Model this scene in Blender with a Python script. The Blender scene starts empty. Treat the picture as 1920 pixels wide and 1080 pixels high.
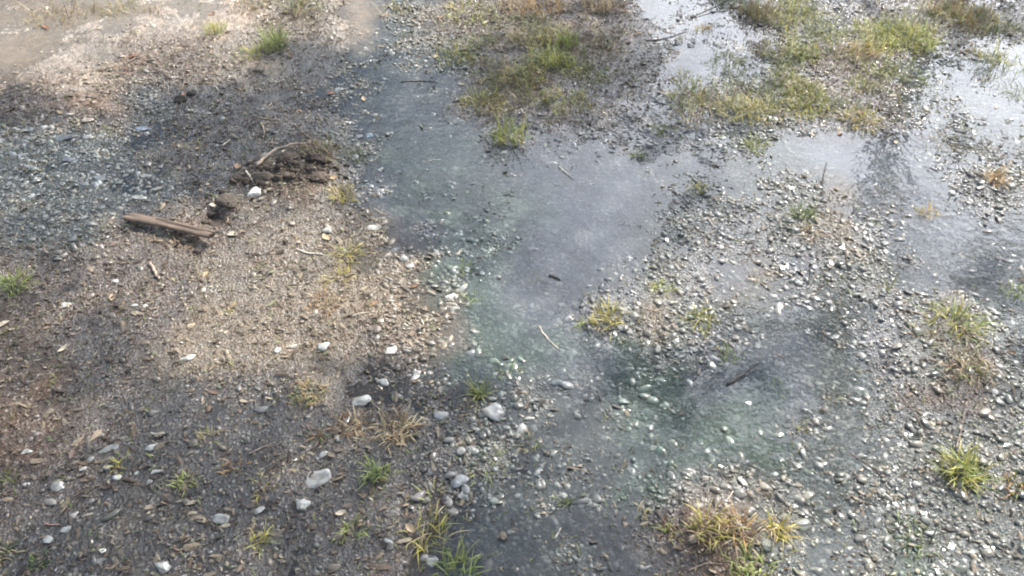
import bpy, math, random
import numpy as np
from mathutils import Vector

R = math.radians
rng = np.random.default_rng(7)
random.seed(7)
sc = bpy.context.scene
COL = sc.collection

# ------------------------------------------------------------------ camera
CAM_H, PITCH, HFOV = 1.3, R(42), R(65.8)
cam_d = bpy.data.cameras.new('camera'); cam = bpy.data.objects.new('camera', cam_d); COL.objects.link(cam)
cam.location = (0, 0, CAM_H); cam.rotation_euler = (R(90) - PITCH, 0, 0)
cam_d.sensor_width = 36; cam_d.lens = 18 / math.tan(HFOV / 2); cam_d.clip_start = 0.02; cam_d.clip_end = 2000
sc.camera = cam

# ------------------------------------------------------------------ light
SUN_EL, SUN_AZ = R(46), R(44)          # azimuth clockwise from +Y
SUN = np.array([math.sin(SUN_AZ) * math.cos(SUN_EL), math.cos(SUN_AZ) * math.cos(SUN_EL), math.sin(SUN_EL)])
w = bpy.data.worlds.new('World'); sc.world = w; w.use_nodes = True
nt = w.node_tree; nt.nodes.clear()
sky = nt.nodes.new('ShaderNodeTexSky'); sky.sky_type = 'NISHITA'; sky.sun_disc = False
sky.sun_elevation = SUN_EL; sky.sun_rotation = SUN_AZ; sky.dust_density = 2.5; sky.air_density = 1.2
bg = nt.nodes.new('ShaderNodeBackground'); bg.inputs[1].default_value = 0.105
wo = nt.nodes.new('ShaderNodeOutputWorld')
tc = nt.nodes.new('ShaderNodeTexCoord')
cn = nt.nodes.new('ShaderNodeTexNoise'); cn.inputs['Scale'].default_value = 2.6; cn.inputs['Detail'].default_value = 6
cr = nt.nodes.new('ShaderNodeValToRGB'); cr.color_ramp.elements[0].position = .44; cr.color_ramp.elements[1].position = .62
mx = nt.nodes.new('ShaderNodeMix'); mx.data_type = 'RGBA'
mx.inputs[7].default_value = (7.0, 8.2, 9.8, 1)
dt = nt.nodes.new('ShaderNodeVectorMath'); dt.operation = 'DOT_PRODUCT'; nt.links.new(tc.outputs['Generated'], dt.inputs[0])
dt.inputs[1].default_value = (math.sin(R(36)) * math.cos(R(34)), math.cos(R(36)) * math.cos(R(34)), math.sin(R(34)))
gr_ = nt.nodes.new('ShaderNodeMapRange'); gr_.interpolation_type = 'SMOOTHSTEP'; gr_.inputs[1].default_value = .70; gr_.inputs[2].default_value = .97
nt.links.new(dt.outputs['Value'], gr_.inputs[0])
cc = nt.nodes.new('ShaderNodeMix'); cc.data_type = 'RGBA'; cc.inputs[6].default_value = (6.6, 7.6, 9.2, 1); cc.inputs[7].default_value = (36, 37, 40, 1)
nt.links.new(gr_.outputs[0], cc.inputs[0]); nt.links.new(cc.outputs[2], mx.inputs[7])
nt.links.new(tc.outputs['Generated'], cn.inputs['Vector']); nt.links.new(cn.outputs[0], cr.inputs[0])
mk = nt.nodes.new('ShaderNodeMath'); mk.operation = 'MAXIMUM'; nt.links.new(cr.outputs[0], mk.inputs[0])
nt.links.new(gr_.outputs[0], mk.inputs[1]); nt.links.new(mk.outputs[0], mx.inputs[0]); nt.links.new(sky.outputs[0], mx.inputs[6])
nt.links.new(mx.outputs[2], bg.inputs[0]); nt.links.new(bg.outputs[0], wo.inputs[0])
sl = bpy.data.lights.new('sun', 'SUN'); sl.energy = 5.0; sl.angle = R(0.53); sl.color = (1, .93, .83)
so = bpy.data.objects.new('sun', sl); COL.objects.link(so); so.location = (3, 8, 10)
so.rotation_euler = Vector(SUN.tolist()).to_track_quat('Z', 'Y').to_euler()
sc.view_settings.view_transform = 'Standard'; sc.view_settings.look = 'None'
sc.view_settings.gamma = 1; sc.view_settings.exposure = 0.8
sc.cycles.filter_width = 2.0
sc.cycles.transparent_max_bounces = 12

# ------------------------------------------------------------------ projection helpers (photo pixels 1920x1080 <-> ground)
T = math.tan(HFOV / 2); cp, sp = math.cos(PITCH), math.sin(PITCH)
def ground(px, py):
    u = (np.asarray(px, float) - 960) / 960 * T; v = -(np.asarray(py, float) - 540) / 960 * T
    dy = cp + v * sp; dz = -sp + v * cp
    t = CAM_H / -dz
    return u * t, dy * t
def pixel(x, y):
    y = np.maximum(y, -0.6)
    d = y * cp + CAM_H * sp; up = y * sp - CAM_H * cp
    return 960 + x / d / T * 960, 540 - up / d / T * 960
def mpp(px, py):                        # metres per photo pixel across the view there
    x, y = ground(px, py)
    return float((y * cp + CAM_H * sp) * T / 960)

# ------------------------------------------------------------------ noise
def _hash(ix, iy, s):
    n = (ix.astype(np.int64) * 374761393 + iy.astype(np.int64) * 668265263 + s * 1442695041) & 0xffffffff
    n = ((n ^ (n >> 13)) * 1274126177) & 0xffffffff
    return ((n ^ (n >> 16)) & 0xffffff) / float(0xffffff)
def vn(x, y, s, sc_):
    x = np.asarray(x) / sc_; y = np.asarray(y) / sc_
    ix = np.floor(x); iy = np.floor(y); fx = x - ix; fy = y - iy
    fx = fx * fx * (3 - 2 * fx); fy = fy * fy * (3 - 2 * fy)
    a = _hash(ix, iy, s); b = _hash(ix + 1, iy, s); c = _hash(ix, iy + 1, s); d = _hash(ix + 1, iy + 1, s)
    return (a + (b - a) * fx + (c - a) * fy + (a - b - c + d) * fx * fy) * 2 - 1
def fbm(x, y, s, sc_, n=4, g=.5):
    r = 0; a = 1; t = 0
    for k in range(n):
        r = r + a * vn(x * .8 - y * .6, x * .6 + y * .8, s + k * 17, sc_ / 2 ** k); t += a; a *= g
    return r / t

# ------------------------------------------------------------------ lie of the land: 24 x 14 cells
HEIGHT = ["444555663556776234545555",
          "345666653356666434555443",
          "666555554235654445554443",
          "555555674223444445311244",
          "555556774223322444421134",
          "666676665333112455554211",
          "666666665443213455544333",
          "766666666543224533444554",
          "776666655542222332245665",
          "776666665443333222345565",
          "766666666544333322335555",
          "666666655433333333455555",
          "666665545533333466455555",
          "666655544533333466455555"]
SHADE = ["000000000002456245433366",
         "000001896478888765433363",
         "743799998777777654444322",
         "877888888887678754323444",
         "888876435778887764312320",
         "775200003667887643100233",
         "552100001223675310123444",
         "765410000113441134443214",
         "776521146645445666421124",
         "666766668876556665210234",
         "667777767876655543211001",
         "777888777777765432111111",
         "788888887678877632111111",
         "888888888778887643211111"]
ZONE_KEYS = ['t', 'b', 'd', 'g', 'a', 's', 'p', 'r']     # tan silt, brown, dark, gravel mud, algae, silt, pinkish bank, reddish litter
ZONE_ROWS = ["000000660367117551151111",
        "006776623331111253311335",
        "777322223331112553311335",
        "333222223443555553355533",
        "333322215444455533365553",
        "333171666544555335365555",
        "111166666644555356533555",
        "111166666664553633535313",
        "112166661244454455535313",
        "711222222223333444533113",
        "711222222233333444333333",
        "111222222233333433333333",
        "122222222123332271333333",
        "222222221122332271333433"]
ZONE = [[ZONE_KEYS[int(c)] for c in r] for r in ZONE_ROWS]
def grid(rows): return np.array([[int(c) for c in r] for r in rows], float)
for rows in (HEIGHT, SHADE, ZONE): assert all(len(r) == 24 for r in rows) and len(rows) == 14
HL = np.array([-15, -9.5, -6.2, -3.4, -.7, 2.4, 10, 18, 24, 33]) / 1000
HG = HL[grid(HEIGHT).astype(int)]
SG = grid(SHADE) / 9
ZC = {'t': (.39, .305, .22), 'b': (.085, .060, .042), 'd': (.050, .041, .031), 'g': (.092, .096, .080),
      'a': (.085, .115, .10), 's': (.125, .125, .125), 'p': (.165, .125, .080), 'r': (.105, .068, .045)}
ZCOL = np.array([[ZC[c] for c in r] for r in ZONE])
def zw(d): return np.array([[d[c] for c in r] for r in ZONE], float)
def samp(G, px, py):
    fx = np.clip(px / 80 - .5, 0, 22.999); fy = np.clip(py / 80 - .5, 0, 12.999)
    ix = fx.astype(int); iy = fy.astype(int); fx = fx - ix; fy = fy - iy
    fx = fx * fx * (3 - 2 * fx); fy = fy * fy * (3 - 2 * fy)
    if G.ndim == 3: fx = fx[..., None]; fy = fy[..., None]
    return (G[iy, ix] * (1 - fx) + G[iy, ix + 1] * fx) * (1 - fy) + (G[iy + 1, ix] * (1 - fx) + G[iy + 1, ix + 1] * fx) * fy
def field(G, x, y, warp=.05, s=5):
    x = np.asarray(x, float); y = np.asarray(y, float)
    xx = x + warp * fbm(x, y, s, .22, 4); yy = y + warp * fbm(x, y, s + 50, .22, 4)
    px, py = pixel(xx, yy)
    return samp(G, px, py)
def H(x, y):
    h = field(HG, x, y, .06)
    h = h + .0066 * fbm(x, y, 11, .22, 3) + .0044 * fbm(x, y, 23, .05, 3) + .0016 * vn(x, y, 31, .011)
    for (px, py, r, a) in MOUNDS:
        mx_, my_ = ground(px, py)
        h = h + a * np.exp(-((x - mx_) ** 2 + (y - my_) ** 2) / (2 * r * r)) * (1 + .5 * fbm(x, y, 77, .03, 2))
    return h
MOUNDS = [(560, 325, .055, .022), (610, 305, .045, .016), (505, 335, .04, .010), (1140, 580, .05, .016), (1230, 560, .05, .008),
          (1000, 165, .09, .018), (1060, 95, .1, .012), (730, 800, .05, .008), (1790, 610, .07, .010), (1805, 880, .06, .010),
          (1380, 1010, .07, .012), (1620, 110, .1, .012), (1400, 225, .07, .010), (955, 265, .035, .010), (430, 395, .03, .014),
          (1495, 430, .05, .008), (1860, 345, .05, .010), (405, 415, .022, -.018), (215, 130, .1, .006), (1610, 225, .05, .01)]

# ------------------------------------------------------------------ mesh helpers
def mesh_np(name, V, F, colors=None, smooth=True):
    """V (n,3); F list of (m,k) arrays"""
    me = bpy.data.meshes.new(name)
    if not isinstance(F, list): F = [F]
    F = [f for f in F if len(f)]
    me.vertices.add(len(V)); me.vertices.foreach_set('co', np.asarray(V, np.float32).ravel())
    loops = np.concatenate([f.ravel() for f in F]); sizes = np.concatenate([np.full(len(f), f.shape[1]) for f in F])
    starts = np.concatenate([[0], np.cumsum(sizes)[:-1]])
    me.loops.add(len(loops)); me.loops.foreach_set('vertex_index', loops.astype(np.int32))
    me.polygons.add(len(sizes)); me.polygons.foreach_set('loop_start', starts.astype(np.int32))
    me.polygons.foreach_set('use_smooth', np.full(len(sizes), smooth))
    me.update(calc_edges=True)
    if colors is not None:
        ca = me.color_attributes.new('Col', 'FLOAT_COLOR', 'POINT')
        c = np.ones((len(V), 4), np.float32); c[:, :3] = colors
        ca.data.foreach_set('color', c.ravel())
    return me
def link(name, me, mat, parent=None, loc=(0, 0, 0)):
    o = bpy.data.objects.new(name, me); COL.objects.link(o)
    if mat and not me.materials: me.materials.append(mat)
    o.location = loc
    if parent: o.parent = parent
    return o
def tag(o, label=None, cat=None, group=None, kind=None):
    if label: o['label'] = label
    if cat: o['category'] = cat
    if group: o['group'] = group
    if kind: o['kind'] = kind
    return o
def ico(sub):
    import bmesh
    bm = bmesh.new(); bmesh.ops.create_icosphere(bm, subdivisions=sub, radius=1)
    V = np.array([v.co[:] for v in bm.verts]); F = np.array([[v.index for v in f.verts] for f in bm.faces]); bm.free()
    return V, F
ICO1, ICO2, ICO3 = ico(1), ico(2), ico(3)
def stone_shape(base, cuts=7, lo=.55, hi=.95, r=rng):
    V = base.copy()
    for k in range(cuts):
        n = r.normal(size=3); n /= np.linalg.norm(n); d = r.uniform(lo, hi)
        e = np.maximum(0, V @ n - d); V = V - np.outer(e, n)
    V += .05 * np.sin(V * 5 + r.uniform(0, 6, 3))
    V -= V.mean(0); return V / np.abs(V).max(0)

# ------------------------------------------------------------------ materials
def mat(name):
    m = bpy.data.materials.new(name); m.use_nodes = True
    nt = m.node_tree; b = nt.nodes['Principled BSDF']; return m, nt, b
def N(nt, t, **kw):
    n = nt.nodes.new('ShaderNode' + t)
    for k, v in kw.items():
        if k in n.inputs: n.inputs[k].default_value = v
        else: setattr(n, k, v)
    return n
def ramp(nt, src, stops):
    r = nt.nodes.new('ShaderNodeValToRGB'); e = r.color_ramp.elements
    while len(e) < len(stops): e.new(.5)
    for k, (p, c) in enumerate(stops):
        e[k].position = p; e[k].color = (c, c, c, 1) if isinstance(c, (int, float)) else (*c, 1)
    nt.links.new(src, r.inputs[0]); return r.outputs[0]
def math_(nt, op, a, b):
    m = nt.nodes.new('ShaderNodeMath'); m.operation = op
    for k, s in enumerate((a, b)):
        if isinstance(s, (int, float)): m.inputs[k].default_value = s
        else: nt.links.new(s, m.inputs[k])
    return m.outputs[0]
def mixc(nt, f, a, b, blend='MIX'):
    m = nt.nodes.new('ShaderNodeMix'); m.data_type = 'RGBA'; m.blend_type = blend
    for k, s in ((0, f), (6, a), (7, b)):
        if isinstance(s, (int, float)): m.inputs[k].default_value = s
        elif isinstance(s, tuple): m.inputs[k].default_value = (*s, 1)
        else: nt.links.new(s, m.inputs[k])
    return m.outputs[2]
def wetness(nt, dry=.012, wet=.003):
    g = N(nt, 'NewGeometry'); s = N(nt, 'SeparateXYZ'); nt.links.new(g.outputs['Position'], s.inputs[0])
    no = N(nt, 'TexNoise', Scale=9.0, Detail=3.0); nt.links.new(g.outputs['Position'], no.inputs['Vector'])
    z = math_(nt, 'ADD', s.outputs[2], math_(nt, 'MULTIPLY', math_(nt, 'SUBTRACT', no.outputs[0], .5), .012))
    m = N(nt, 'MapRange'); m.inputs[1].default_value = wet; m.inputs[2].default_value = dry
    m.inputs[3].default_value = 1; m.inputs[4].default_value = 0
    nt.links.new(z, m.inputs[0]); return m.outputs[0], g.outputs['Position']

def dryspec(nt, pos, lo, hi):                # stone or soil under water has almost no mirror gloss of its own
    s = N(nt, 'SeparateXYZ'); nt.links.new(pos, s.inputs[0]); m = N(nt, 'MapRange')
    m.inputs[1].default_value = -.0015; m.inputs[2].default_value = .0005; m.inputs[3].default_value = lo; m.inputs[4].default_value = hi
    nt.links.new(s.outputs[2], m.inputs[0]); return m.outputs[0]
def ground_mat():
    m, nt, b = mat('wet_soil')
    at = N(nt, 'Attribute'); at.attribute_name = 'Col'
    wet, pos = wetness(nt, .020, .010)
    n1 = N(nt, 'TexNoise', Scale=160.0, Detail=5.0, Roughness=.65); nt.links.new(pos, n1.inputs['Vector'])
    n2 = N(nt, 'TexNoise', Scale=34.0, Detail=4.0); nt.links.new(pos, n2.inputs['Vector'])
    vo = N(nt, 'TexVoronoi', Scale=190.0); nt.links.new(pos, vo.inputs['Vector'])
    c = mixc(nt, 1.0, at.outputs[0], ramp(nt, n1.outputs[0], [(.32, .6), (.5, .98), (.68, 1.45)]), 'MULTIPLY')
    c = mixc(nt, 1.0, c, ramp(nt, n2.outputs[0], [(.3, .72), (.7, 1.25)]), 'MULTIPLY')
    hs = N(nt, 'SeparateColor'); nt.links.new(vo.outputs['Color'], hs.inputs[0])
    c = mixc(nt, ramp(nt, hs.outputs[0], [(.86, 0.0), (.92, .45)]), c, mixc(nt, hs.outputs[1], (.30, .24, .17), (.42, .40, .36)))
    c = mixc(nt, 1.0, c, ramp(nt, wet, [(0, 1.12), (1, .66)]), 'MULTIPLY')
    nt.links.new(c, b.inputs['Base Color'])
    nt.links.new(ramp(nt, wet, [(0, .8), (.5, .4), (1, .16)]), b.inputs['Roughness'])
    nt.links.new(math_(nt, 'MULTIPLY', ramp(nt, wet, [(0, .3), (1, .9)]), dryspec(nt, pos, .08, 1.0)), b.inputs['Specular IOR Level'])
    bp = N(nt, 'Bump', Strength=.9, Distance=.006)
    hh = math_(nt, 'ADD', n1.outputs[0], math_(nt, 'MULTIPLY', vo.outputs[0], .5)); nt.links.new(hh, bp.inputs['Height'])
    nt.links.new(bp.outputs[0], b.inputs['Normal'])
    return m
def stone_mat():
    m, nt, b = mat('stone')
    at = N(nt, 'Attribute'); at.attribute_name = 'Col'
    wet, pos = wetness(nt, .026, .014)
    n1 = N(nt, 'TexNoise', Scale=220.0, Detail=4.0); nt.links.new(pos, n1.inputs['Vector'])
    n2 = N(nt, 'TexNoise', Scale=55.0, Detail=3.0); nt.links.new(pos, n2.inputs['Vector'])
    c = mixc(nt, 1.0, at.outputs[0], ramp(nt, n1.outputs[0], [(.3, .78), (.7, 1.15)]), 'MULTIPLY')
    c = mixc(nt, ramp(nt, n2.outputs[0], [(.46, 0.0), (.62, .6)]), c, (.12, .105, .075))
    c = mixc(nt, 1.0, c, ramp(nt, wet, [(0, 1.0), (1, .75)]), 'MULTIPLY')
    nt.links.new(c, b.inputs['Base Color'])
    nt.links.new(ramp(nt, wet, [(0, .65), (1, .14)]), b.inputs['Roughness'])
    nt.links.new(dryspec(nt, pos, .04, .5), b.inputs['Specular IOR Level'])
    bp = N(nt, 'Bump', Strength=.3, Distance=.0012); nt.links.new(n1.outputs[0], bp.inputs['Height'])
    nt.links.new(bp.outputs[0], b.inputs['Normal'])
    return m
def attr_mat(name, rough, trans=0.0, scale=300.0, bump=.3, spec=.4):
    m, nt, b = mat(name)
    at = N(nt, 'Attribute'); at.attribute_name = 'Col'
    g = N(nt, 'NewGeometry'); n1 = N(nt, 'TexNoise', Scale=scale, Detail=3.0); nt.links.new(g.outputs['Position'], n1.inputs['Vector'])
    c = mixc(nt, 1.0, at.outputs[0], ramp(nt, n1.outputs[0], [(.3, .7), (.7, 1.25)]), 'MULTIPLY')
    nt.links.new(c, b.inputs['Base Color']); b.inputs['Roughness'].default_value = rough
    b.inputs['Specular IOR Level'].default_value = spec
    bp = N(nt, 'Bump', Strength=bump, Distance=.002); nt.links.new(n1.outputs[0], bp.inputs['Height']); nt.links.new(bp.outputs[0], b.inputs['Normal'])
    if trans:
        t = N(nt, 'BsdfTranslucent'); nt.links.new(c, t.inputs[0])
        ms = N(nt, 'MixShader'); ms.inputs[0].default_value = trans
        nt.links.new(b.outputs[0], ms.inputs[1]); nt.links.new(t.outputs[0], ms.inputs[2])
        nt.links.new(ms.outputs[0], nt.nodes['Material Output'].inputs[0])
    return m
def wood_mat():
    m, nt, b = mat('weathered_wood')
    at = N(nt, 'Attribute'); at.attribute_name = 'Col'
    tcn = N(nt, 'TexCoord'); mp = N(nt, 'Mapping'); mp.inputs['Scale'].default_value = (12, 160, 160)
    nt.links.new(tcn.outputs['Object'], mp.inputs[0])
    n1 = N(nt, 'TexNoise', Scale=1.0, Detail=5.0); nt.links.new(mp.outputs[0], n1.inputs['Vector'])
    c = mixc(nt, 1.0, at.outputs[0], ramp(nt, n1.outputs[0], [(.3, .45), (.5, 1.0), (.7, 1.5)]), 'MULTIPLY')
    nt.links.new(c, b.inputs['Base Color']); b.inputs['Roughness'].default_value = .75
    bp = N(nt, 'Bump', Strength=.8, Distance=.003); nt.links.new(n1.outputs[0], bp.inputs['Height']); nt.links.new(bp.outputs[0], b.inputs['Normal'])
    return m
def water_mat():
    m, nt, b = mat('puddle_water'); out = nt.nodes['Material Output']; nt.nodes.remove(b)
    at = N(nt, 'Attribute'); at.attribute_name = 'depth'
    g = N(nt, 'NewGeometry')
    n1 = N(nt, 'TexNoise', Scale=26.0, Detail=3.0); nt.links.new(g.outputs['Position'], n1.inputs['Vector'])
    n2 = N(nt, 'TexNoise', Scale=5.0, Detail=3.0); nt.links.new(g.outputs['Position'], n2.inputs['Vector'])
    bp = N(nt, 'Bump', Strength=.16, Distance=.01); nt.links.new(n1.outputs[0], bp.inputs['Height'])
    tr = N(nt, 'BsdfTransparent'); tr.inputs[0].default_value = (.93, .97, .97, 1)
    df = N(nt, 'BsdfDiffuse'); sa = N(nt, 'Attribute'); sa.attribute_name = 'Col'; nt.links.new(sa.outputs[0], df.inputs[0])
    gl = N(nt, 'BsdfGlossy', Roughness=.05); nt.links.new(bp.outputs[0], gl.inputs['Normal'])
    m1 = N(nt, 'MixShader'); m2 = N(nt, 'MixShader')
    nt.links.new(ramp(nt, math_(nt, 'MULTIPLY', at.outputs['Fac'], 50.0), [(0, .02), (.06, .12), (.35, .24), (1, .50)]), m1.inputs[0])
    nt.links.new(tr.outputs[0], m1.inputs[1]); nt.links.new(df.outputs[0], m1.inputs[2])
    fr = N(nt, 'Fresnel', IOR=1.34); nt.links.new(bp.outputs[0], fr.inputs['Normal'])
    nt.links.new(math_(nt, 'MULTIPLY', fr.outputs[0], 1.3), m2.inputs[0]); nt.links.new(m1.outputs[0], m2.inputs[1]); nt.links.new(gl.outputs[0], m2.inputs[2])
    nt.links.new(m2.outputs[0], out.inputs[0])
    return m
M_G, M_S, M_W, M_WOOD = ground_mat(), stone_mat(), water_mat(), wood_mat()
M_GRASS = attr_mat('grass_blade', .42, .35, 90.0, .1, .5)
M_DEB = attr_mat('plant_litter', .6, 0, 260.0, .4)
M_LEAF = attr_mat('tree_leaf', .5, .3, 20.0, .1)
M_BARK = attr_mat('bark', .85, 0, 25.0, 1.0)
M_CLOD = attr_mat('soil_clod', .85, 0, 200.0, 1.0)

# ------------------------------------------------------------------ ground sheet
def axis(a, b, step, far, g=1.22):
    core = np.arange(a, b + 1e-6, step); lo, hi = [], []; s = step; v = a
    while v > -far: s *= g; v -= s; lo.append(v)
    s = step; v = b
    while v < far: s *= g; v += s; hi.append(v)
    return np.concatenate([lo[::-1], core, hi])
def sheet(xs, ys):
    X, Y = np.meshgrid(xs, ys); nx, ny = len(xs), len(ys)
    i = np.arange(nx * ny).reshape(ny, nx)
    F = np.stack([i[:-1, :-1], i[:-1, 1:], i[1:, 1:], i[1:, :-1]], -1).reshape(-1, 4)
    return X.ravel(), Y.ravel(), F
X, Y, F = sheet(axis(-2.3, 2.3, .0045, 300), axis(.5, 3.6, .0045, 300))
Z = H(X, Y)
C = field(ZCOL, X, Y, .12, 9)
C = C * (1 + .30 * fbm(X, Y, 41, .3, 4)[:, None])
AW = zw({k: float(k == 'a') for k in ZC})
def algae(x, y): return np.clip(field(AW, x, y, .14, 9) * (1.1 + 2.6 * fbm(x, y, 401, .09, 3)), 0, 1)[:, None] * .75
C = C * (1 - algae(X, Y)) + algae(X, Y) * np.array([.055, .088, .045])
tint = fbm(X, Y, 61, .12, 3)[:, None]
C = C * (1 + tint * np.array([.12, .02, -.10]))
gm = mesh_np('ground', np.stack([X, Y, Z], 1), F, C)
tag(link('ground', gm, M_G), kind='structure')

# water
xs, ys = axis(-2.3, 2.3, .012, 300), axis(.5, 3.6, .012, 300)
X, Y, F = sheet(xs, ys)
hz = H(X, Y)
keep = hz[F].min(1) < .0022
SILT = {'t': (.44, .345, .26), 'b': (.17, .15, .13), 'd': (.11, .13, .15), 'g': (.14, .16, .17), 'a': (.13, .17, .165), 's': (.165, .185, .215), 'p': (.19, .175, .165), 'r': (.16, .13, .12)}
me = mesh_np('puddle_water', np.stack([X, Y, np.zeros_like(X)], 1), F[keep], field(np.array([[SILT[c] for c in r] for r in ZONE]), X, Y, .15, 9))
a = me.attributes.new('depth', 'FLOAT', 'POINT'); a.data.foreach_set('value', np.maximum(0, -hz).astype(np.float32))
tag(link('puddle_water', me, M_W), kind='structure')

# ------------------------------------------------------------------ where things are, in words
def place(px, py):
    if px < 560 and py < 110: return 'in the bright tan silt at top left'
    if px < 620 and py < 235 and py < 300 - .25 * px: return 'on the brown litter ridge at upper left'
    if px < 350 and py < 420: return 'in the shaded gravel bed left of the plank'
    if px < 640 and py < 345: return 'on the dark shaded mud above the curved stick'
    if px < 350 and py < 640: return 'on the bank below the plank'
    if px < 700 and py < 660: return 'on the sunlit bank right of the plank'
    if px < 330: return 'on the dark soil at lower left'
    if px < 640: return 'on the dark bank right of the lower left corner'
    if px < 860 and py < 330: return 'beside the blue green stream at upper centre'
    if px < 1230 and py < 230: return 'on the grassy hump at top centre'
    if px < 1230 and py < 400: return 'in the blue shallows below the grassy hump'
    if px < 760 and py < 640: return 'at the left shore of the central puddle'
    if px < 1100 and py < 640: return 'under the central puddle'
    if px < 950 and py < 860: return 'in the dark shallows below the central puddle'
    if px < 1250 and py > 640: return 'under the shallow water at bottom centre'
    if px >= 1250 and py < 230: return 'among the olive grass at top right'
    if px > 1430 and py < 400: return 'at the bright pools on the right'
    if py < 640: return 'on the pale gravel bar right of centre'
    if px < 1600 and py < 880: return 'in the green shallows right of centre'
    return 'among the glinting wet gravel at lower right'

LAND = []; USED = set()
def landmark(px, py, label):
    import re
    sh = re.split(r' (?:on|in|at|below|above|beside|left|right|under|of|hanging|across|standing|with|just|behind|resting|lying|leaning|breaking|along|near|pointing|running|rising|by|slanting|alone|between|over|cut|fanning|floating|out|up|a|the) ', label)[0]
    if 2 <= len(sh.split()) <= 6 and sh not in [l[2] for l in LAND]: LAND.append((px, py, sh))
def where(base, px, py):
    """one label for one thing: what it is and which named thing it lies next to"""
    c = sorted(LAND, key=lambda l: math.hypot(l[0] - px, (l[1] - py) * 1.3))[:12]
    for close in ('', 'a little '):
        for (a, b, sh) in c:
            dx_, dy_ = px - a, (py - b) * 1.2
            d = ('right of' if dx_ > 0 else 'left of') if abs(dx_) > abs(dy_) else ('below' if dy_ > 0 else 'above')
            l = f'{base} {close}{d} the {sh}'
            if l not in USED and len(l.split()) <= 16: USED.add(l); return l
    return f'{base} {place(px, py)}'

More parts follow.
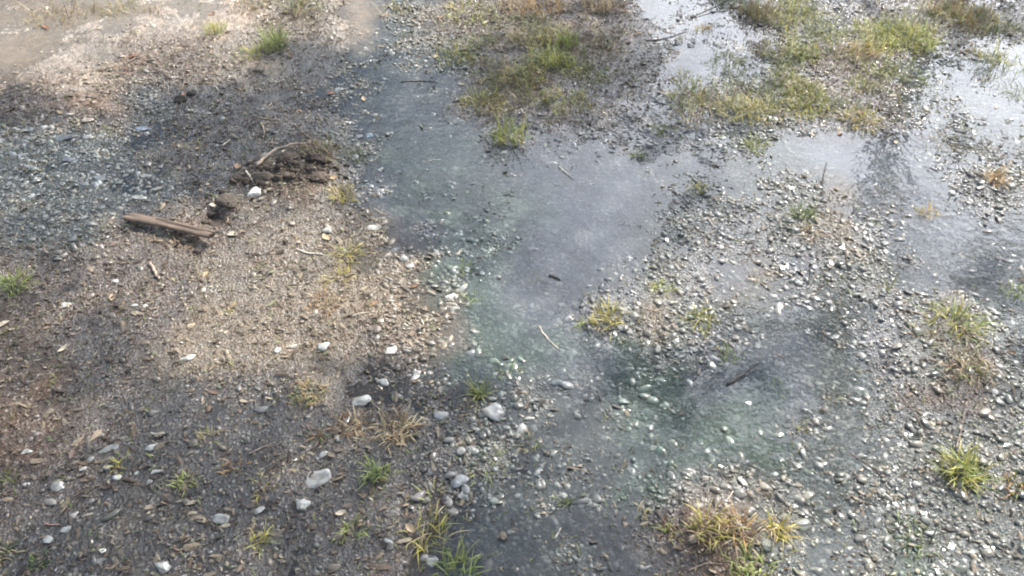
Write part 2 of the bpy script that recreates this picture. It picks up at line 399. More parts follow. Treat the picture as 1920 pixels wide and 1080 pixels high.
# ------------------------------------------------------------------ what the photo shows one by one
# hand-placed stones: px, py, width px, height px, yaw deg (image), colour, label
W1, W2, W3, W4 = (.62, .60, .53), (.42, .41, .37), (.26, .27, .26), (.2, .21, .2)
ST = [
 (480, 373, 32, 24, 15, (.74, .72, .65), 'smooth bright white oval stone on the sunlit bank below the curved stick'),
 (605, 652, 25, 18, 0, W1, 'white rounded stone at the shadow edge below the sunlit bank, largest of its row'),
 (735, 659, 26, 18, 20, W1, 'white stone at the shore where the dark shade begins, nearest the central puddle'),
 (677, 752, 36, 24, 35, W1, 'pale pointed stone leaning up in the shade above the straw tuft'),
 (592, 901, 60, 30, 10, W2, 'large flat ragged grey white stone, widest on the dark bank'),
 (568, 952, 27, 24, 0, W2, 'blocky pale grey stone just below the large ragged flat stone'),
 (487, 960, 24, 16, 10, W2, 'pale flat stone left of the blocky grey stone near the bottom'),
 (416, 977, 20, 30, 80, W2, 'upright narrow pale stone left of centre near the bottom edge'),
 (125, 577, 20, 13, 0, W1, 'white stone on the left bank below the green clump at the left edge'),
 (218, 530, 14, 8, 0, W1, 'small bright white stone below the left end of the plank'),
 (355, 678, 28, 13, 12, W1, 'pale elongated stone on the lit brown soil left of the lone white row'),
 (522, 662, 14, 12, 0, W1, 'small white stone just left of a flat one below the bank'),
 (547, 654, 20, 8, 12, W1, 'thin flat white stone between two rounder white stones'),
 (275, 582, 11, 11, 0, W1, 'tiny round white stone right of a flat one on the left bank'),
 (253, 578, 15, 8, 0, W2, 'tiny flat cream stone beside a round one on the left bank'),
 (383, 548, 8, 9, 0, W1, 'tiny bright stone alone on smooth tan soil'),
 (290, 844, 30, 14, 15, W1, 'broad cream white stone in the lower left soil right of the long slanted one'),
 (212, 846, 42, 14, 28, W2, 'long slanted pale stone like a finger in the lower left soil'),
 (55, 856, 22, 10, 5, W1, 'cream stone near the left edge above the green corner moss'),
 (172, 869, 17, 11, 10, W2, 'pale stone just below left of the long slanted stone'),
 (160, 885, 16, 11, 0, W2, 'dull grey stone under the pale one near the long slanted stone'),
 (207, 884, 16, 14, 0, W2, 'grey white stone with a grass blade over it in the lower left'),
 (293, 889, 34, 8, 3, W1, 'thin white sliver of stone in the lower left soil'),
 (258, 892, 9, 8, 0, W1, 'tiny white stone left of the thin white sliver'),
 (223, 905, 17, 11, 10, W1, 'pale rounded stone below the grass-covered grey white one'),
 (282, 911, 15, 10, 0, W2, 'pale small stone below the thin white sliver'),
 (53, 914, 13, 8, 0, W1, 'small bright white stone near the left edge at lower left'),
 (113, 918, 26, 18, 0, W2, 'broad pale grey stone in the lower left, right of a small white one'),
 (142, 973, 17, 12, 20, W1, 'pointed pale stone above a dull grey one at lower left'),
 (128, 1002, 20, 12, 10, W2, 'dull rounded stone below the pointed one at lower left'),
 (95, 1018, 20, 16, 10, W2, 'grey humped stone near the bottom left corner'),
 (198, 1039, 16, 9, 0, W1, 'upper of two pale stones near the bottom left edge'),
 (190, 1058, 24, 9, 5, W2, 'lower flat one of two pale stones near the bottom left edge'),
 (309, 1070, 22, 24, 60, W2, 'ragged pale stone cut by the bottom edge left of centre'),
 (728, 1022, 26, 18, -10, W2, 'rounded grey stone left of the bottom grass tufts'),
 (808, 1051, 40, 22, -25, W2, 'long dull stone leaning beside the bottom grass tuft'),
 (861, 903, 32, 28, 0, W3, 'round flat grey stone under thin water at lower centre'),
 (870, 932, 24, 18, 10, W3, 'smaller grey stone under thin water below the round flat one'),
 (926, 775, 44, 34, -35, W3, 'large smooth bluish grey slab under shallow water, biggest at centre bottom'),
 (826, 781, 25, 20, 0, W3, 'dull rounded grey stone in the dark shallows left of the slab'),
 (719, 718, 24, 14, 0, W2, 'flat pale stone in the deep shade below the shore'),
 (701, 428, 28, 15, -10, W1, 'bright grey white stone at the left shore of the upper puddle'),
 (738, 468, 16, 12, 0, W2, 'small cream stone at the top of the shore cluster beside the central puddle'),
 (757, 485, 22, 15, -10, W2, 'wider cream stone amid the shore cluster beside the central puddle'),
 (770, 500, 18, 12, 0, W2, 'bottommost cream stone of the shore cluster beside the central puddle'),
 (846, 557, 24, 13, 15, W1, 'pale wedge stone breaking the central puddle surface'),
 (852, 577, 22, 12, 0, W2, 'pale stone just below the wedge stone in the central puddle'),
 (885, 662, 20, 14, 0, W3, 'mossy pale stone at the lower left rim of the central puddle'),
 (893, 620, 22, 10, 0, W2, 'flat pale stone left of the deep part of the central puddle'),
 (270, 242, 32, 12, 0, (.42, .46, .52), 'bluish white flat stone in the shaded gravel bed'),
 (56, 247, 28, 12, 5, W2, 'broad pale stone near the left edge in the shaded gravel bed'),
 (120, 262, 36, 15, 0, W3, 'widest dull grey stone in the shaded gravel bed'),
 (85, 243, 12, 11, 0, W1, 'small white stone between broad ones in the shaded gravel bed'),
 (54, 264, 22, 10, 0, W2, 'lower pale stone at the left edge of the shaded gravel bed'),
 (167, 260, 22, 11, 10, W2, 'pale stone right of the widest dull one in the gravel bed'),
 (166, 231, 22, 14, 15, (.42, .36, .30), 'pinkish stone at the foot of the litter ridge'),
 (130, 302, 26, 17, 15, W3, 'tilted grey stone in the middle of the shaded gravel bed'),
 (188, 337, 30, 15, 20, W3, 'large dull stone low in the shaded gravel bed'),
 (265, 373, 28, 13, 20, W2, 'white streaked stone above the left end of the plank'),
 (273, 331, 20, 9, 0, W2, 'flat pale stone in dark water right of the gravel bed'),
 (390, 215, 12, 8, 15, W2, 'pale stone alone on the dark wet mud'),
 (655, 232, 16, 10, 0, W2, 'upper grey stone of the row along the stream edge'),
 (652, 258, 20, 12, 0, W2, 'left flat stone of the trio along the stream edge'),
 (672, 256, 17, 11, 0, W2, 'middle flat stone of the trio along the stream edge'),
 (692, 254, 18, 13, 10, (.40, .46, .48), 'right bluish stone of the trio along the stream edge'),
 (634, 172, 16, 14, 0, W2, 'pale stone at the top of the shaded mud by the stream'),
 (585, 13, 18, 10, 0, W1, 'bright pale stone at the top edge above the green tufts'),
 (1350, 48, 12, 10, 0, W1, 'small white stone right of the golden clump at top'),
 (1790, 187, 14, 10, 0, W1, 'small white stone on pale silt near the right edge'),
 (615, 437, 18, 16, 0, W2, 'cream rounded stone on the sunlit bank near the puddle'),
 (875, 130, 14, 10, 0, W2, 'pale lump on the grassy hump at top centre'),
]
TF = [
 (515, 88, 60, 60, ('lime', 'green'), 46, 'bright green upright grass tuft on the sunlit ridge at upper left', .3),
 (405, 60, 60, 40, ('lime', 'yellow'), 26, 'pale thin green grass standing in tan silt at upper left', .4),
 (478, 104, 70, 22, ('lime', 'yellow'), 40, 'low yellow green grass mat below the bright upright tuft', .9),
 (955, 262, 95, 72, ('green', 'yellow', 'lime'), 52, 'spiky yellow green tuft standing alone in blue shallows at upper centre', .35),
 (1035, 125, 60, 55, ('yellow', 'lime', 'olive'), 36, 'yellow green leafy tuft on the right of the hump at top centre', .5),
 (1062, 95, 46, 50, ('lime', 'green'), 24, 'taller green tuft behind the yellow green one on the hump', .4),
 (905, 195, 90, 38, ('yellow', 'olive', 'straw'), 60, 'yellowish matted tuft hanging off the left front of the hump', .9),
 (985, 155, 110, 42, ('yellow', 'olive', 'brown'), 70, 'wide yellow olive tuft across the front of the hump', .8),
 (1000, 80, 100, 40, ('brown', 'olive', 'straw'), 50, 'dull brown and olive tuft on the back of the hump', .8),
 (1130, 90, 90, 50, ('brown', 'dark', 'straw'), 46, 'dark brown withered tuft on the right shoulder of the hump', .8),
 (870, 115, 70, 30, ('dark', 'olive'), 34, 'dark low tuft on the left shoulder of the hump', .8),
 (1000, 20, 150, 50, ('brown', 'straw', 'orange'), 80, 'tall reddish brown dead grass at the top edge above the hump', .2),
 (1130, 18, 100, 50, ('brown', 'straw'), 60, 'brown dead grass at the top edge right of the reddish clump', .2),
 (1243, 245, 55, 24, ('olive', 'green'), 26, 'small olive tuft in the wet mud right of the spiky one', .7),
 (1200, 292, 40, 26, ('green', 'lime'), 20, 'tiny green tuft at the edge of the blue water, centre right', .4),
 (1415, 275, 75, 30, ('lime', 'olive'), 40, 'green tuft left of the bright blue pool', .6),
 (1395, 215, 110, 38, ('yellow', 'olive'), 66, 'broad yellow tuft above the left end of the bright pool', .7),
 (1285, 190, 90, 30, ('olive', 'dark', 'green'), 42, 'dull green tuft left of the broad yellow one', .7),
 (1612, 230, 90, 30, ('yellow', 'straw'), 60, 'yellow tuft on the far shore of the bright pool', .8),
 (1320, 55, 34, 24, ('yellow', 'orange'), 26, 'small golden tuft on the shore of the white pool at top', .6),
 (1505, 105, 70, 40, ('olive', 'green'), 46, 'olive green tuft left of the golden one at upper right', .6),
 (1612, 105, 80, 34, ('orange', 'yellow', 'straw'), 60, 'golden tuft in the grass bank at upper right', .7),
 (1700, 75, 140, 44, ('yellow', 'lime', 'lime'), 120, 'large yellow green tuft in the bank right of the golden one', .7),
 (1500, 165, 90, 30, ('olive', 'straw'), 50, 'straggling olive tuft below the olive green one at upper right', .9),
 (1495, 14, 90, 26, ('yellow', 'lime'), 50, 'yellow green tuft at the top edge right of the brown reeds', .6),
 (1420, 30, 80, 50, ('brown', 'olive'), 50, 'brown upright reeds at the top edge, upper right', .15),
 (1800, 30, 120, 40, ('olive', 'brown', 'orange'), 70, 'brownish olive tuft at the top edge near the right corner', .6),
 (1880, 60, 90, 40, ('dark', 'olive'), 46, 'dark olive tuft at the right edge of the top bank', .7),
 (1860, 140, 90, 34, ('olive', 'dark'), 40, 'thin olive tuft by the right edge above the pale silt', .8),
 (1770, 270, 110, 34, ('olive', 'brown'), 44, 'sparse brownish tuft between the right pools', .9),
 (1310, 355, 50, 28, ('yellow', 'olive'), 26, 'small yellowish tuft in wet gravel right of the blue water', .6),
 (1862, 345, 60, 44, ('orange', 'straw'), 44, 'orange dead tuft on the islet by the right edge', .4),
 (1742, 400, 60, 28, ('orange', 'yellow'), 36, 'orange straw tuft at the tip of the gravel bar by the blue pool', .7),
 (1505, 408, 70, 44, ('green', 'dark'), 36, 'dark green tuft on the gravel bar with orange scraps below', .3),
 (1520, 436, 60, 22, ('orange', 'straw'), 34, 'flattened orange dead grass at the foot of the dark green tuft', 1.0),
 (1240, 545, 60, 26, ('yellow', 'lime'), 34, 'small yellow green tuft on the gravel right of the centre islet', .7),
 (1138, 605, 85, 52, ('yellow', 'straw', 'yellow'), 44, 'curly golden yellow tuft on the islet in the central puddle', .9),
 (1312, 602, 90, 40, ('olive', 'yellow', 'green'), 44, 'olive yellow tuft above the green shallows right of centre', .8),
 (1368, 668, 60, 26, ('green', 'dark'), 50, 'low mossy green tuft in the green shallows', 1.1),
 (1782, 612, 150, 62, ('lime', 'yellow', 'green'), 62, 'large spreading yellow green tuft standing at the right', .75),
 (1902, 548, 60, 26, ('lime', 'green'), 60, 'short dense green cushion of grass at the right edge', 1.0),
 (1800, 890, 110, 64, ('lime', 'yellow', 'olive'), 84, 'dense yellow green tuft in glinting gravel at lower right', .55),
 (1325, 1005, 100, 70, ('olive', 'straw', 'yellow'), 46, 'tall olive grass at the left of the bottom right clump', .35),
 (1458, 1002, 60, 62, ('yellow', 'straw'), 46, 'bright yellow straw tuft at the right of the bottom clump', .5),
 (1380, 1010, 90, 62, ('brown', 'orange', 'straw'), 60, 'reddish brown matted tuft in the middle of the bottom clump', .8),
 (1400, 1078, 130, 50, ('olive', 'lime'), 60, 'green grass on the bottom edge below the brown matted tuft', .7),
 (1255, 1000, 60, 40, ('brown', 'olive'), 30, 'small reddish tuft left of the tall olive grass at bottom', .8),
 (897, 740, 40, 60, ('green', 'olive'), 28, 'narrow upright green tuft in the shallows below the puddle', .3),
 (950, 700, 60, 30, ('dark', 'green'), 30, 'submerged dark green weed right of the narrow upright tuft', 1.0),
 (708, 895, 70, 46, ('lime', 'green'), 36, 'bright yellow green tuft with arching blades at lower centre left', .7),
 (742, 812, 100, 60, ('straw', 'brown', 'straw'), 70, 'curled straw coloured dead tuft above the bright green one', .9),
 (660, 800, 100, 44, ('brown', 'brown', 'straw'), 50, 'dark reddish dead tuft left of the straw coloured one', .9),
 (580, 745, 90, 46, ('straw', 'olive', 'orange'), 50, 'olive and straw tuft fanning out in the shade left of centre', .8),
 (600, 820, 50, 34, ('brown', 'dark'), 24, 'small dark red brown tuft below the olive straw fan', .8),
 (802, 1005, 110, 66, ('yellow', 'olive', 'straw'), 36, 'yellow olive spidery tuft near the bottom, centre left', .7),
 (860, 1068, 100, 76, ('lime', 'green', 'olive'), 40, 'green spiky tuft cut by the bottom edge', .5),
 (880, 1000, 70, 30, ('straw', 'olive'), 10, 'few long pale blades right of the yellow olive spidery tuft', 1.0),
 (660, 1000, 66, 40, ('olive', 'lime'), 18, 'thin pale green spidery tuft left of the yellow olive one', .7),
 (722, 990, 50, 30, ('straw', 'olive'), 8, 'few arched pale blades between two spidery bottom tufts', 1.0),
 (485, 1020, 50, 44, ('yellow', 'olive'), 16, 'small yellow tuft with one tall blade at the lower left', .6),
 (350, 912, 50, 34, ('lime', 'olive'), 22, 'small green tuft on the dark lower left bank', .6),
 (500, 912, 80, 34, ('straw', 'brown', 'yellow'), 22, 'arched straw blades on the dark bank right of the small green tuft', .9),
 (440, 880, 60, 34, ('orange', 'brown'), 22, 'orange brown wisp on the dark bank left of the arched straw', .9),
 (390, 826, 50, 34, ('straw', 'olive'), 14, 'pale thin wisp above the small green tuft', .7),
 (228, 880, 60, 30, ('yellow', 'olive'), 16, 'yellow wisp lying over stones in the lower left', .9),
 (30, 540, 80, 46, ('lime', 'green'), 54, 'green clump at the left edge of the bank', .8),
 (15, 905, 70, 24, ('green', 'olive'), 40, 'mossy green patch of grass in the left edge, lower', 1.1),
 (15, 1040, 50, 50, ('dark', 'straw'), 26, 'dark weedy clump in the bottom left corner', .8),
 (75, 1060, 50, 30, ('green', 'dark'), 26, 'dark green clump right of the bottom left corner', .9),
 (640, 372, 70, 48, ('yellow', 'straw'), 44, 'yellow straw tuft at the shore right of the white oval stone', .6),
 (655, 480, 80, 46, ('yellow', 'olive', 'straw'), 40, 'yellowish tuft on the sunlit shore left of the cream stones', .9),
 (635, 520, 80, 30, ('yellow', 'straw'), 40, 'flat yellow grass below the yellowish shore tuft', 1.0),
 (610, 575, 90, 30, ('straw', 'brown', 'orange'), 40, 'reddish straw mat on the sunlit bank', 1.0),
 (430, 590, 40, 20, ('yellow', 'straw'), 10, 'tiny yellow wisp on smooth tan soil', .9),
 (600, 300, 110, 32, ('brown', 'straw', 'olive'), 60, 'dry brown tuft on the clod beside the curved stick', .7),
 (660, 300, 60, 30, ('dark', 'olive'), 34, 'dark tuft hanging over the stream edge', .8),
 (910, 880, 120, 40, ('olive', 'lime'), 14, 'long curled olive blades floating at lower centre', 1.1),
 (815, 930, 70, 40, ('lime', 'straw'), 9, 'few forked pale blades beside the round submerged stone', .8),
 (925, 1052, 60, 26, ('straw', 'olive'), 8, 'thin pale blades lying right of the bottom spiky tuft', 1.0),
 (1000, 1040, 70, 20, ('lime', 'olive'), 5, 'two curved pale green blades in dark water at the bottom', 1.2),
 (1205, 960, 50, 34, ('olive', 'straw'), 12, 'tiny olive wisp left of the bottom right clump', .7),
 (1060, 945, 40, 30, ('dark', 'green'), 14, 'tiny dark green wisp in the bottom centre shallows', .6),
 (1000, 830, 60, 44, ('olive', 'straw'), 14, 'thin arched wisps over stones at bottom centre', .8),
 (870, 505, 60, 24, ('lime', 'green'), 34, 'green weedy patch on stones in the central puddle', 1.1),
 (890, 560, 70, 24, ('green', 'lime'), 34, 'lower green weedy patch in the central puddle', 1.1),
 (1095, 610, 50, 24, ('green', 'lime'), 30, 'green slimy weed at the left foot of the golden islet tuft', 1.1),
 (1815, 700, 120, 60, ('brown', 'straw', 'olive'), 60, 'brown dead grass below the large spreading right tuft', .8),
 (1740, 640, 90, 30, ('brown', 'olive'), 30, 'brownish low grass left of the large spreading right tuft', .9),
 (1900, 920, 70, 40, ('brown', 'green', 'orange'), 34, 'brown green clump at the right edge near the bottom', .8),
 (1720, 1010, 120, 60, ('dark', 'green'), 34, 'dark green drowned weed in gravel at the bottom right', 1.1),
 (1460, 720, 60, 30, ('olive', 'green'), 20, 'faint green wisp in the shallows by the dark stick', .9),
 (1500, 800, 40, 26, ('brown', 'olive'), 14, 'tiny brownish wisp in the shallows, right of centre', .8),
 (1665, 545, 24, 44, ('straw', 'olive'), 4, 'single pale upright stalk right of the gravel bar', .2),
 (110, 30, 150, 30, ('olive', 'straw', 'brown'), 50, 'sparse dull tuft on the silt at the top left corner', .9),
 (225, 15, 90, 30, ('olive', 'straw'), 30, 'sparse grass at the top edge, upper left', .5),
 (285, 25, 40, 34, ('straw', 'brown'), 12, 'few dry stalks on the silt at the top edge', .3),
 (570, 20, 90, 50, ('olive', 'straw', 'dark'), 44, 'dull mixed tuft at the top edge left of the stream', .5),
 (470, 15, 90, 30, ('brown', 'straw'), 40, 'brown dry grass at the top edge above the green tufts', .4),
 (740, 20, 80, 30, ('straw', 'olive'), 26, 'pale grass at the top edge right of the stream', .6),
]
B1, B2, B3, B4 = (.27, .21, .16), (.13, .10, .08), (.05, .042, .038), (.42, .37, .30)
TW = [
 ([(486, 332), (505, 313), (522, 299), (550, 291), (584, 284)], 9, B1, 'curved grey brown stick resting on the dark clod', [.004, .010, .016, .014, .004], 0, 'stick', 'stick'),
 ([(465, 337), (472, 346), (479, 356)], 5, B4, 'short pale twig just above the white oval stone', [.006, .004, 0], 0, 'twig', 'twig'),
 ([(475, 221), (495, 228), (524, 231)], 4, B1, 'thin forked twig on the dark shaded mud', None, .7, 'twig', 'twig'),
 ([(490, 235), (497, 250), (495, 264)], 4, B1, 'thin twig pointing down below the forked one on shaded mud', None, 0, 'twig', 'twig'),
 ([(418, 276), (432, 265)], 4, B4, 'short pale twig on wet mud above the clod', None, 0, 'twig', 'twig'),
 ([(284, 501), (292, 514), (301, 531)], 10, B1, 'short thick grey brown stick on the soil below the plank', None, 0, 'stick', 'stick'),
 ([(556, 474), (580, 480), (608, 483)], 6, B4, 'pale straight twig on the sunlit bank', None, 0, 'twig', 'twig'),
 ([(468, 858), (492, 848), (518, 836)], 5, B1, 'long thin straight twig on the dark bank above the straw blades', None, 0, 'twig', 'twig'),
 ([(285, 819), (312, 818)], 6, B4, 'short pale horizontal twig in the lower left soil', None, 0, 'twig', 'twig'),
 ([(88, 988), (117, 991)], 5, (.32, .2, .16), 'short reddish twig at lower left', None, 0, 'twig', 'twig'),
 ([(1030, 517), (1051, 525)], 8, B3, 'short dark floating stick in the central puddle', None, 0, 'stick', 'stick'),
 ([(1010, 612), (1020, 628), (1035, 645), (1050, 657)], 5, B4, 'curved pale twig in the lower part of the central puddle', None, 0, 'twig', 'twig'),
 ([(1048, 582), (1056, 566), (1063, 550)], 4, B1, 'faint slanted twig under water in the central puddle', None, 0, 'twig', 'twig'),
 ([(1364, 722), (1395, 704), (1424, 685)], 9, B3, 'dark slanting stick in the green shallows', [0, .004, .012], 0, 'stick', 'stick'),
 ([(1541, 352), (1542, 336), (1544, 322)], 6, B3, 'dark stub standing up out of the bright pool', [0, .012, .03], 0, 'stick', 'stick'),
 ([(1048, 314), (1060, 324), (1074, 336)], 5, B4, 'pale bent twig in blue shallows at upper centre', None, 0, 'twig', 'twig'),
 ([(1080, 345), (1100, 349), (1122, 338)], 5, B3, 'dark arched twig under water right of the pale bent one', None, 0, 'twig', 'twig'),
 ([(842, 284), (855, 298), (880, 314), (920, 322)], 5, B3, 'long dark curved twig under the blue shallows', None, 0, 'twig', 'twig'),
 ([(1280, 430), (1320, 440)], 4, B2, 'brown twig at the left of the gravel bar', None, 0, 'twig', 'twig'),
 ([(1600, 487), (1610, 492), (1622, 482)], 4, B4, 'pale hooked twig on the gravel bar', None, 0, 'twig', 'twig'),
 ([(1515, 515), (1516, 535)], 5, B3, 'short dark upright stub below the gravel bar', [.02, 0], 0, 'stick', 'stick'),
 ([(1690, 585), (1720, 592), (1748, 606)], 5, B1, 'brown twig running to the large right tuft', None, .5, 'twig', 'twig'),
 ([(1335, 630), (1360, 640)], 4, B4, 'short pale twig above the mossy green shallows', None, 0, 'twig', 'twig'),
 ([(1670, 735), (1700, 775), (1740, 830)], 4, B2, 'long thin dark stem slanting through lower right gravel', [.01, .02, .006], .6, 'twig', 'twig'),
 ([(1788, 850), (1795, 815), (1796, 780)], 4, B1, 'thin tall stalk rising from the lower right tuft', [0, .015, .04], .4, 'twig', 'twig'),
 ([(1290, 1075), (1320, 1065), (1350, 1068)], 5, B1, 'pale stem lying at the bottom below the olive grass', None, 0, 'twig', 'twig'),
 ([(1395, 1050), (1420, 1020), (1450, 1035)], 5, B1, 'bent stalk arching over the bottom right clump', [0, .03, .01], 0, 'twig', 'twig'),
 ([(945, 806), (950, 840)], 4, B3, 'dark stem under water at bottom centre', None, 0, 'twig', 'twig'),
 ([(1040, 1010), (1052, 990)], 5, B4, 'short pale slanted twig at bottom centre', None, 0, 'twig', 'twig'),
 ([(735, 525), (760, 545), (800, 552)], 4, B3, 'thin dark twig along the left shore of the central puddle', None, 0, 'twig', 'twig'),
 ([(782, 578), (805, 585)], 5, B3, 'short dark twig on the silt left of the central puddle', None, 0, 'twig', 'twig'),
 ([(750, 154), (790, 152), (820, 155)], 4, B3, 'dark twig floating in the stream at upper centre', None, 0, 'twig', 'twig'),
 ([(1295, 35), (1340, 18), (1370, 8)], 4, B3, 'long dark stem on the white pool at the top', [0, .01, .02], 0, 'twig', 'twig'),
 ([(1210, 80), (1250, 72), (1285, 60)], 4, B3, 'dark root along the near shore of the white pool', None, 0, 'stick', 'stick'),
 ([(575, 262), (590, 275), (600, 285)], 4, B2, 'dark twig leaning to the clod from above', None, 0, 'twig', 'twig'),
 ([(1595, 850), (1640, 880), (1660, 905)], 4, B2, 'thin brown stem over wet gravel at lower right', None, 0, 'twig', 'twig'),
]
for q in ST: landmark(q[0], q[1], q[6])
for q in TF: landmark(q[0], q[1], q[6])
for q in TW: landmark(q[0][0][0], q[0][0][1], q[3])
landmark(325, 430, 'weathered wooden plank')

# ------------------------------------------------------------------ gravel
def scatter(n_try, G, warp=.06, x0=-2.8, x1=2.8, y0=.45, y1=4.0, clump=.35, s=3):
    x = rng.uniform(x0, x1, n_try); y = rng.uniform(y0, y1, n_try)
    px, py = pixel(x, y); vis = (px > -320) & (px < 2240) & (py > -200) & (py < 1240)
    x, y = x[vis], y[vis]
    d = field(G, x, y, warp, s) * (1 + clump * 2 * fbm(x, y, s + 7, .11, 3))
    k = rng.random(len(x)) < d
    return x[k], y[k]
def rotm(a, b, c):
    ca, sa, cb, sb, cc, sc_ = np.cos(a), np.sin(a), np.cos(b), np.sin(b), np.cos(c), np.sin(c)
    o, z = np.ones_like(a), np.zeros_like(a)
    Rz = np.stack([ca, -sa, z, sa, ca, z, z, z, o], -1).reshape(-1, 3, 3)
    Rx = np.stack([o, z, z, z, cb, -sb, z, sb, cb], -1).reshape(-1, 3, 3)
    Ry = np.stack([cc, z, sc_, z, o, z, -sc_, z, cc], -1).reshape(-1, 3, 3)
    return Rz @ Rx @ Ry
GD = zw({'t': .01, 'b': .08, 'd': .11, 'g': .95, 'a': .8, 's': .6, 'p': .09, 'r': .2})
GD[3:9, 9:15] = .95; GD[5:8, 14:21] = np.maximum(GD[5:8, 14:21], .75)
gx, gy = scatter(238000, GD)
n = len(gx)
gr = np.clip(np.exp(rng.normal(math.log(.0037), .52, n)), .0016, .012)
pal = np.array([(.30, .30, .285), (.20, .205, .19), (.13, .135, .125), (.40, .39, .36), (.26, .22, .17), (.17, .19, .15), (.34, .29, .23), (.58, .57, .53)])
pn = ['pale grey', 'mid grey', 'dark grey', 'light grey', 'brownish', 'greenish grey', 'tan', 'whitish']
gi = rng.choice(8, n, p=[.20, .20, .16, .13, .12, .09, .07, .03])
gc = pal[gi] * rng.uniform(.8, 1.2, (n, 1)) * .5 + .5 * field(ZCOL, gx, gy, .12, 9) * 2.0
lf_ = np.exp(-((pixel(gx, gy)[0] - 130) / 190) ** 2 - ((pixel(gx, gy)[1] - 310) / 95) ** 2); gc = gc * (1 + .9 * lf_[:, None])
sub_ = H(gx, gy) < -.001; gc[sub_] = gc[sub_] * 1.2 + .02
gc = gc * (1 - algae(gx, gy) * .7) + algae(gx, gy) * .7 * np.array([.12, .17, .11])
hz = H(gx, gy)
gpx, gpy = pixel(gx, gy)
infr = (gpx > 5) & (gpx < 1915) & (gpy > 5) & (gpy < 1075)
app = np.where(infr & (hz > -.006), gr / np.hypot(gy, 1.3), 0)
big = np.argsort(-app)[:225]
isbig = np.zeros(n, bool); isbig[big] = True
ratio = np.stack([rng.uniform(.85, 1.6, n), rng.uniform(.6, 1.0, n), rng.uniform(.25, .5, n)], 1)
yaw, tl, tl2 = rng.uniform(0, 6.28, n), rng.normal(0, .22, n), rng.normal(0, .22, n)
RM = rotm(yaw, tl, tl2)
def merge(idx, base, nv):
    V0, F0 = base; shapes = np.stack([stone_shape(V0) for k in range(nv)])
    S = shapes[rng.integers(0, nv, len(idx))] * (ratio[idx] * gr[idx, None])[:, None, :]
    V = np.einsum('nij,nvj->nvi', RM[idx], S)
    V += np.stack([gx[idx], gy[idx], hz[idx] + gr[idx] * ratio[idx, 2] * .12], 1)[:, None, :]
    F = (F0[None] + (np.arange(len(idx)) * len(V0))[:, None, None]).reshape(-1, 3)
    return V.reshape(-1, 3), F, np.repeat(gc[idx], len(V0), 0)
V, F, c = merge(np.where(~isbig)[0], ICO1, 40)
print('gravel', n)
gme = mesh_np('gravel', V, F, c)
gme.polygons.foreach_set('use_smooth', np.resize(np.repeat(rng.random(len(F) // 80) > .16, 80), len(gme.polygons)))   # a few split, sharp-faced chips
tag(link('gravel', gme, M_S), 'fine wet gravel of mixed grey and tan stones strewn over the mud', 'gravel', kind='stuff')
def stone(name, x, y, dims, yaw, col, label, group=None, sink=.3, cuts=8, cat='stone', tilt=.12):
    V0, F0 = ICO3 if cat == 'stone' else ICO2
    V = stone_shape(V0, cuts, .5, .9) * np.array(dims)
    V = np.einsum('ij,vj->vi', rotm(np.array([yaw]), np.array([random.gauss(0, tilt)]), np.array([random.gauss(0, tilt)]))[0], V)
    if cat == 'stone':
        th_ = np.arctan2(V[:, 1], V[:, 0]); ra = 1 + .38 * fbm(np.cos(th_) * .8 + x * 9, np.sin(th_) * .8 + y * 9, 5, .5, 3)
        V[:, :2] *= ra[:, None]; V[:, 2] *= 1 + .5 * fbm(V[:, 0] * 60 + x, V[:, 1] * 60 + y, 8, .6, 2)
    zc = dims[2] * (1 - 2 * sink) ; V[:, 2] += zc
    o = link(name, mesh_np(name, V, F0, np.repeat([col], len(V), 0) * (1 + .25 * fbm(V[:, 0] * 50 + x, V[:, 1] * 50, 3, .5, 3)[:, None])), M_S, loc=(x, y, float(H(np.array([x]), np.array([y]))[0])))
    return tag(o, label, cat, group)
for k in big:
    r_ = ratio[k]; shp = 'flat' if r_[2] < .42 else ('long' if r_[0] / r_[1] > 1.6 else ('angular' if r_[1] < .8 else 'rounded'))
    w_ = place(gpx[k], gpy[k])
    stone('pebble', float(gx[k]), float(gy[k]), (r_ * gr[k]).tolist(), float(yaw[k]), gc[k],
          where(f'{shp} {pn[gi[k]]} pebble', gpx[k], gpy[k]), f'{shp} {pn[gi[k]]} pebbles {w_}', sink=.35, cat='pebble')

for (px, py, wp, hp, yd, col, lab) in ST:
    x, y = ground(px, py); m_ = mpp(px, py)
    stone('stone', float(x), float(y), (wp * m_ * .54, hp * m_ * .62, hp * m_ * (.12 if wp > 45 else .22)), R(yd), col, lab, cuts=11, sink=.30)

# ------------------------------------------------------------------ litter: crumbs, bark bits, leaf scraps
def flakes(x, y, size, cols, lift=.0012, seg=6, curl=.5, aspect=(1.0, 3.2), tilt=.35):
    n = len(x); ang = np.linspace(0, 2 * math.pi, seg, endpoint=False)
    rad = rng.uniform(.6, 1.15, (n, seg))
    asp = rng.uniform(*aspect, (n, 1))
    P = np.zeros((n, seg + 1, 3))
    P[:, :seg, 0] = np.cos(ang) * rad * asp; P[:, :seg, 1] = np.sin(ang) * rad
    P[:, :seg, 2] = rng.uniform(-curl, curl, (n, seg)) * .6
    P[:, seg, 2] = rng.uniform(0, .5, n)
    P *= size[:, None, None]
    P = np.einsum('nij,nvj->nvi', rotm(rng.uniform(0, 6.28, n), rng.normal(0, tilt, n), rng.normal(0, tilt, n)), P)
    P += np.stack([x, y, np.maximum(H(x, y), -.0005) + lift + size * .25], 1)[:, None, :]
    Fi = np.array([[k, (k + 1) % seg, seg] for k in range(seg)])
    F = (Fi[None] + (np.arange(n) * (seg + 1))[:, None, None]).reshape(-1, 3)
    return P.reshape(-1, 3), F, np.repeat(cols, seg + 1, 0)
